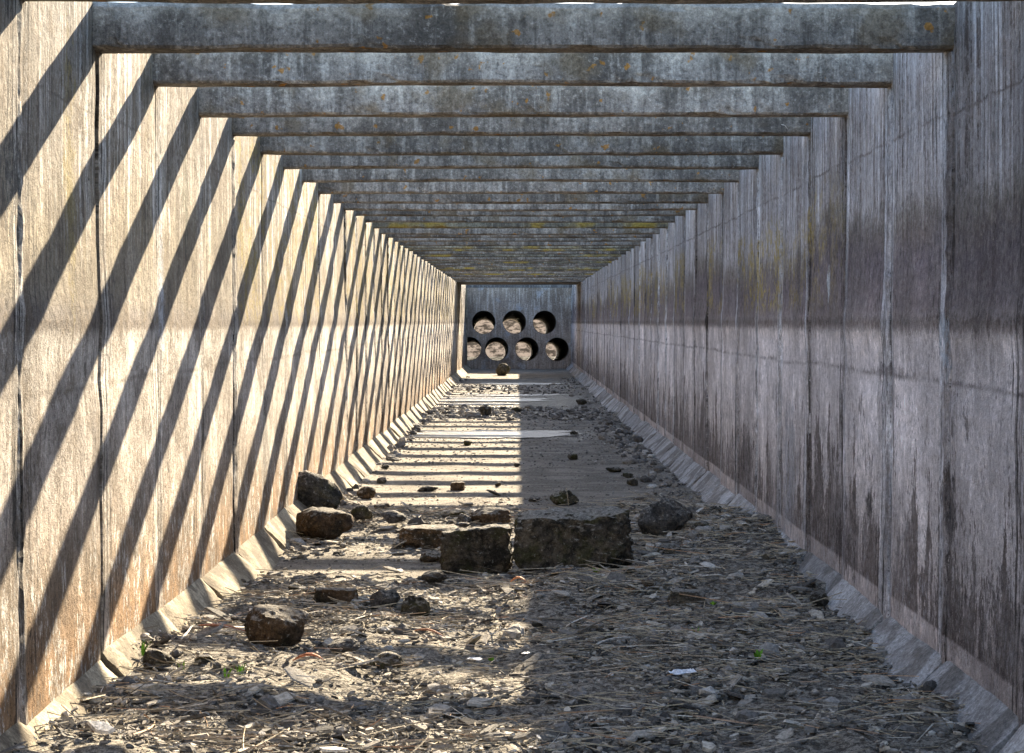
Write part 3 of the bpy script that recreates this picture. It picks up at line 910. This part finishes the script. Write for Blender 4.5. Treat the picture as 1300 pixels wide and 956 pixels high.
def flake(p):
    x, y, z = p
    s = .007 + .024 * rs.random() ** 2.4 + (.02 + .05 * rs.random() if rs.random() < .025 else 0)
    el = rs.uniform(.25, .7)
    k = rs.choice((5, 6, 7))
    th = min(s, .03) * rs.uniform(.06, .22)
    m = (Matrix.Rotation(rs.uniform(0, 6.283), 3, 'Z') @ Matrix.Rotation(rs.gauss(0, .24), 3, 'X') @ Matrix.Rotation(rs.gauss(0, .24), 3, 'Y'))
    c = Vector((x, y, z + rs.uniform(-.2, 1.0) * .02 + s * .2))
    top = []; bot = []
    for i in range(k):
        a = 6.283 * i / k + rs.uniform(-.3, .3); r = s * rs.uniform(.7, 1.2)
        q = Vector((r * math.cos(a), r * el * math.sin(a), 0))
        top.append(tuple(c + m @ (q * .88 + Vector((0, 0, th)))))
        bot.append(tuple(c + m @ (q - Vector((0, 0, th)))))
    v = top + bot
    f = [tuple(range(k))] + [(i + k, (i + 1) % k + k, (i + 1) % k, i) for i in range(k)]
    return v, f, rs.random()

_ico = bmesh.new(); bmesh.ops.create_icosphere(_ico, subdivisions=1, radius=1)
ICV = [v.co.copy() for v in _ico.verts]; ICF = [tuple(v.index for v in f.verts) for f in _ico.faces]
_ico.free()
_ico = bmesh.new(); bmesh.ops.create_icosphere(_ico, subdivisions=2, radius=1)
IC2V = [v.co.copy() for v in _ico.verts]; IC2F = [tuple(v.index for v in f.verts) for f in _ico.faces]
_ico.free()
def pebble(p):
    x, y, z = p
    s = .008 + .022 * rs.random() ** 2.6 + (.03 if rs.random() < .04 else 0)
    if z < .0 or (litter_zone(x, y) < .1 and s > .012): s = .005 + .009 * rs.random() ** 2
    if y > 20: s *= 1.4
    sx, sy, sz = s * rs.uniform(.7, 1.3), s * rs.uniform(.7, 1.2), s * rs.uniform(.4, .8)
    m = Matrix.Rotation(rs.uniform(0, 6.283), 3, 'Z') @ Matrix.Rotation(rs.gauss(0, .3), 3, 'X')
    c = Vector((x, y, z + sz * .5))
    if s > .03: VV, FF = IC2V, IC2F
    else: VV, FF = ICV, ICF
    sd = rs.uniform(0, 99)
    v = []
    for q in VV:
        j = 1 + .45 * noise.noise(q * 1.4 + Vector((sd, 0, 0))) + .2 * noise.noise(q * 3.1 + Vector((0, sd, 0)))
        v.append(tuple(c + m @ Vector((q.x * sx * j, q.y * sy * j, q.z * sz * j))))
    return v, FF, rs.random()

def reed(p):
    x, y, z = p
    L = .04 + .16 * rs.random() ** 2 + (.25 if rs.random() < .06 else 0)
    w = rs.uniform(.0015, .0042) * (1 if L < .2 else 1.3)
    a = rs.gauss(0, .6) + (math.pi if rs.random() < .5 else 0)
    curve = rs.gauss(0, .22)
    n = 5
    v = []; f = []
    cx, cy, cz = x, y, z + .018 + .02 * rs.random()
    slope = rs.gauss(0, .13)
    for i in range(n + 1):
        t = i / n
        nx, ny = -math.sin(a), math.cos(a)
        ww = w * (1 - .5 * t)
        zz = cz
        v += [(cx + nx * ww, cy + ny * ww, zz), (cx, cy, zz + w * .9), (cx - nx * ww, cy - ny * ww, zz)]
        cx += math.cos(a) * L / n; cy += math.sin(a) * L / n; cz += slope * L / n
        a += curve / n
    for i in range(n):
        for k in range(2):
            q = i * 3 + k
            f.append((q, q + 1, q + 4, q + 3))
    return v, f, rs.random()

o = pieces('gravel', sample(3000, 6.0, 17, .9) + sample(1800, 17, 52, 1.0, .004) + [(q[0], q[1], q[2] - .004) for q in sample(9000, 11, 34, 1.0, 1.0)], M['gravel'], pebble); tag(o, kind='stuff')
o = pieces('bark_litter', sample(30000, 5.8, 16.5, .85, .02), M['bark'], flake); tag(o, kind='stuff')
o = pieces('reed_litter', sample(6500, 5.8, 16, .8, .02), M['reed'], reed); tag(o, kind='stuff')

# ------------------------------------------------------------------ single leaves, sticks, sprigs
def ribbon(name, label, cat, pts, w, mat, group=None, taper=True, rnd=.5):
    """flat curved leaf or round-backed stick through world points"""
    V = []; Fc = []
    n = len(pts)
    for i, p in enumerate(pts):
        p = Vector(p)
        t = (Vector(pts[min(i + 1, n - 1)]) - Vector(pts[max(i - 1, 0)])).normalized()
        sd = t.cross(Vector((0, 0, 1)))
        if sd.length < .1: sd = Vector((1, 0, 0))
        sd.normalize(); up = sd.cross(t)
        k = i / (n - 1)
        ww = w * ((math.sin(math.pi * (.12 + .83 * k))) if taper else 1 - .4 * k)
        for (a, b) in ((-1, 0), (-.4, .55), (.4, .55), (1, 0), (0, -.45)):
            V.append(p + sd * ww * a + up * ww * b)
    for i in range(n - 1):
        for k in range(5):
            k2 = (k + 1) % 5
            Fc.append((i * 5 + k, i * 5 + k2, (i + 1) * 5 + k2, (i + 1) * 5 + k))
    Fc.append(tuple(range(5))[::-1]); Fc.append(tuple((n - 1) * 5 + k for k in range(5)))
    base = Vector(pts[0])
    o = mesh_obj(name, [v - base for v in V], Fc, M[mat], None, True)
    o.location = base
    a = o.data.attributes.new('rnd', 'FLOAT', 'FACE'); a.data.foreach_set('value', [rnd] * len(Fc))
    if label: tag(o, label, cat, group)
    return o

def lying(p0, p1, n=6, bow=.02, lift=.05):
    a = at(*p0, .06); b = at(*p1, .06)
    out = []
    for i in range(n):
        t = i / (n - 1)
        x = a[0] + (b[0] - a[0]) * t; y = a[1] + (b[1] - a[1]) * t
        out.append((x, y + bow * math.sin(3.14 * t), bed(x, y) + lift + .015 * math.sin(3.14 * t)))
    return out
GL = 'dry leaves and sticks on the litter'
ribbon('dry_leaf', 'long orange-pink leaf in front of the pointed brown rock', 'leaf', lying((252, 826), (318, 822)), .016, 'leaf_orange', GL)
ribbon('dry_leaf', 'orange leaf at the very front left of centre', 'leaf', lying((372, 861), (412, 866)), .013, 'leaf_orange', GL, rnd=.2)
ribbon('dry_leaf', 'orange strip of leaf in the sunny litter below the dark lumps', 'leaf', lying((526, 815), (566, 818)), .010, 'leaf_orange', GL, rnd=.8)
ribbon('dry_leaf', 'short orange leaf before the smaller block', 'leaf', lying((648, 748), (668, 752)), .012, 'leaf_orange', GL, rnd=.9)
ribbon('reed_stalk', 'long tan reed stalk across the sunny front litter', 'stalk', lying((514, 833), (632, 838)), .008, 'reed', GL, False, .65)
ribbon('reed_stalk', 'long thin reed stalk reaching into the shade before the biggest block', 'stalk', lying((700, 749), (806, 760)), .006, 'reed', GL, False, .6)
ribbon('stick', 'dark stick lying on the shaded litter at right of centre', 'stick', lying((735, 815), (790, 803)), .010, 'reed', GL, False, .05)
ribbon('stick', 'pale curved root on the front litter right of centre', 'stick', lying((757, 826), (800, 818), 7, .05), .008, 'wood_pale', GL, False)
ribbon('stick', 'tan stick near the right fillet in the shade', 'stick', lying((1000, 705), (1030, 720)), .008, 'reed', GL, False, .9)
ribbon('stick', 'bleached stick lying up the foot of the left fillet', 'stick', lying((128, 846), (180, 818), 6, .02, .07), .010, 'wood_pale', GL, False)
ribbon('stick', 'short bleached splinter beside the left fillet', 'stick', lying((136, 828), (148, 808), 5, .0, .07), .014, 'wood_pale', GL, True, .9)
ribbon('stick', 'forked bleached twig right of the dark corner rock', 'stick', lying((230, 846), (246, 828), 5, .02, .05), .007, 'wood_pale', GL, False, .8)
x0, y0 = at(719, 641, .02)
ribbon('stick', 'pale stick standing upright before the dark angular rock', 'stick', [(x0 + .02, y0, 0), (x0 + .012, y0, .08), (x0, y0 + .02, .165)], .006, 'reed', GL, False, .8)

def sprig(label, px, py, hpx, n, seed, wide=.012, group='green sprigs growing in the litter'):
    rr = random.Random(seed)
    x, y = at(px, py, .07)
    h = hpx * y / F
    z0 = bed(x, y) + .01
    V = []; Fc = []
    for b in range(n):
        a = rr.uniform(0, 6.283); lean = rr.uniform(.15, .7)
        bl = h * rr.uniform(.7, 1.05)
        for i in range(5):
            t = i / 4
            q = Vector((math.cos(a) * lean * bl * t * t + .01 * math.cos(a), math.sin(a) * lean * bl * t * t, bl * t * (1 - .25 * t * lean) + .005))
            sd = Vector((-math.sin(a), math.cos(a), .0))
            if abs(sd.x) < .5: sd = Vector((.8, sd.y, 0))
            ww = wide * math.sin(math.pi * (.15 + .80 * t))
            V += [q - sd * ww, q + sd * ww]
        base = b * 10
        for i in range(4): Fc.append((base + i * 2, base + i * 2 + 1, base + i * 2 + 3, base + i * 2 + 2))
    o = mesh_obj('green_sprig', V, Fc, M['leaf_green'], None, True)
    o.location = (x, y, z0)
    a = o.data.attributes.new('rnd', 'FLOAT', 'FACE'); a.data.foreach_set('value', [rr.random()] * len(Fc))
    tag(o, label, 'plant', group)
sprig('two-leaved green seedling on the shaded litter in the right foreground', 962, 840, 15, 3, 1, .010)
sprig('green sprig at the foot of the biggest block', 757, 727, 8, 6, 2, .012)
sprig('green sprig beside the dark brown brick-like stone', 905, 771, 6, 4, 3, .010)
sprig('lime grass blades beside the dark rock in the front left corner', 180, 850, 24, 3, 4, .005)
sprig('single lime blade at the foot of the sunlit fillet', 241, 768, 14, 2, 5, .005)
sprig('lime tuft in the sunny litter left of the pointed brown rock', 268, 806, 10, 5, 6, .008)
sprig('lime blade at the bottom edge below the orange-pink leaf', 287, 868, 16, 3, 7, .006)
sprig('thin green blades at the bottom edge right of the lime blade', 305, 864, 20, 4, 8, .004)
sprig('short green blade near the bottom left corner', 231, 862, 14, 2, 9, .005)
sprig('tiny green sprig among orange leaves in the front litter', 624, 832, 6, 3, 10, .008)
sprig('faint green blades in the shaded front litter', 885, 808, 12, 4, 11, .004)

# crumpled white scraps
def scrap(label, px, py, wpx, seed):
    rr = random.Random(seed)
    x, y = at(px, py, .07)
    s = wpx * y / F / 2
    V = []; Fc = []
    n = 6
    for j in range(n + 1):
        for k in range(n + 1):
            V.append(((k / n - .5) * 2 * s * (1 + .2 * n3(j, seed, 1)), (j / n - .5) * 1.1 * s, .02 + .25 * s * n3(k * .6, j * .6, seed, 3)))
    for j in range(n):
        for k in range(n):
            q = j * (n + 1) + k
            Fc.append((q, q + 1, q + n + 2, q + n + 1))
    o = mesh_obj('paper_scrap', V, Fc, M['litter_white'])
    m = o.modifiers.new('t', 'SOLIDIFY'); m.thickness = .002
    o.location = (x, y, bed(x, y) + .04); o.rotation_euler.z = rr.uniform(0, 3)
    a = o.data.attributes.new('rnd', 'FLOAT', 'FACE'); a.data.foreach_set('value', [.5] * len(Fc))
    tag(o, label, 'litter', 'white scraps of litter')
scrap('crumpled white scrap at the bottom edge right of centre', 865, 866, 34, 1)
scrap('bluish white scrap in the sunny front litter', 603, 844, 18, 2)
scrap('small white scrap on the sunny litter right of the bluish scrap', 668, 842, 12, 3)

# straws caught on the beams at the shaded wall
def straw(label, i, pxa, pya, pxb, pyb):
    y = Y1 + BAY * i - .03
    P = lambda px, py: ((px - 658) / F * y, y, EYE - (py - 409) / F * y)
    a, b = Vector(P(pxa, pya)), Vector(P(pxb, pyb))
    mid = (a + b) / 2 + Vector((0, -.01, .008))
    ribbon('dry_straw', label, 'straw', [a, mid, b], .005, 'wood_pale', 'dry straws caught on the beams', False, .9)
straw('pale straw caught on the sixth beam near the shaded wall', 5, 943, 191, 959, 198)
straw('short pale speck of straw on the fourth beam near the shaded wall', 3, 992, 158, 1000, 164)
straw('pale straw hanging in the middle distance near the shaded wall', 16, 770, 302, 788, 311)
straw('farthest pale straw, on a far beam near the shaded wall', 21, 757, 325, 770, 332)

# ------------------------------------------------------------------ light, sky, camera
wd = bpy.data.worlds.new('World'); scene.world = wd
wd.use_nodes = True
nt = wd.node_tree
bg = nt.nodes['Background']
sky = nt.nodes.new('ShaderNodeTexSky')
sky.sky_type = 'NISHITA'
sky.sun_disc = False
sky.sun_elevation = math.asin(SUN.z)
sky.sun_rotation = math.atan2(SUN.x, SUN.y)
sky.air_density = 1.0; sky.dust_density = .8; sky.ozone_density = 1.2
nt.links.new(sky.outputs[0], bg.inputs[0])
bg.inputs[1].default_value = .09

ld = bpy.data.lights.new('sun', 'SUN')
ld.energy = 5.0; ld.angle = R(.55); ld.color = (1.0, .85, .63)
lo = bpy.data.objects.new('sun', ld); COL.objects.link(lo)
lo.rotation_euler = SUN.to_track_quat('Z', 'Y').to_euler()
lo.location = (20, 60, 40)

cd = bpy.data.cameras.new('camera')
cam = bpy.data.objects.new('camera', cd); COL.objects.link(cam)
cam.location = (0, 0, EYE)
cam.rotation_euler = (R(90), 0, 0)
cd.sensor_width = 36.0; cd.sensor_fit = 'HORIZONTAL'
cd.lens = F / 1300 * 36
cd.shift_x = -8 / 1300; cd.shift_y = -69 / 1300
cd.clip_start = .05; cd.clip_end = 4000
scene.camera = cam

scene.render.engine = 'CYCLES'
scene.render.resolution_x = 1024; scene.render.resolution_y = 753
vs_ = scene.view_settings
vs_.view_transform = 'Standard'; vs_.look = 'None'; vs_.exposure = 2.57; vs_.gamma = 1.0
vs_.use_curve_mapping = False
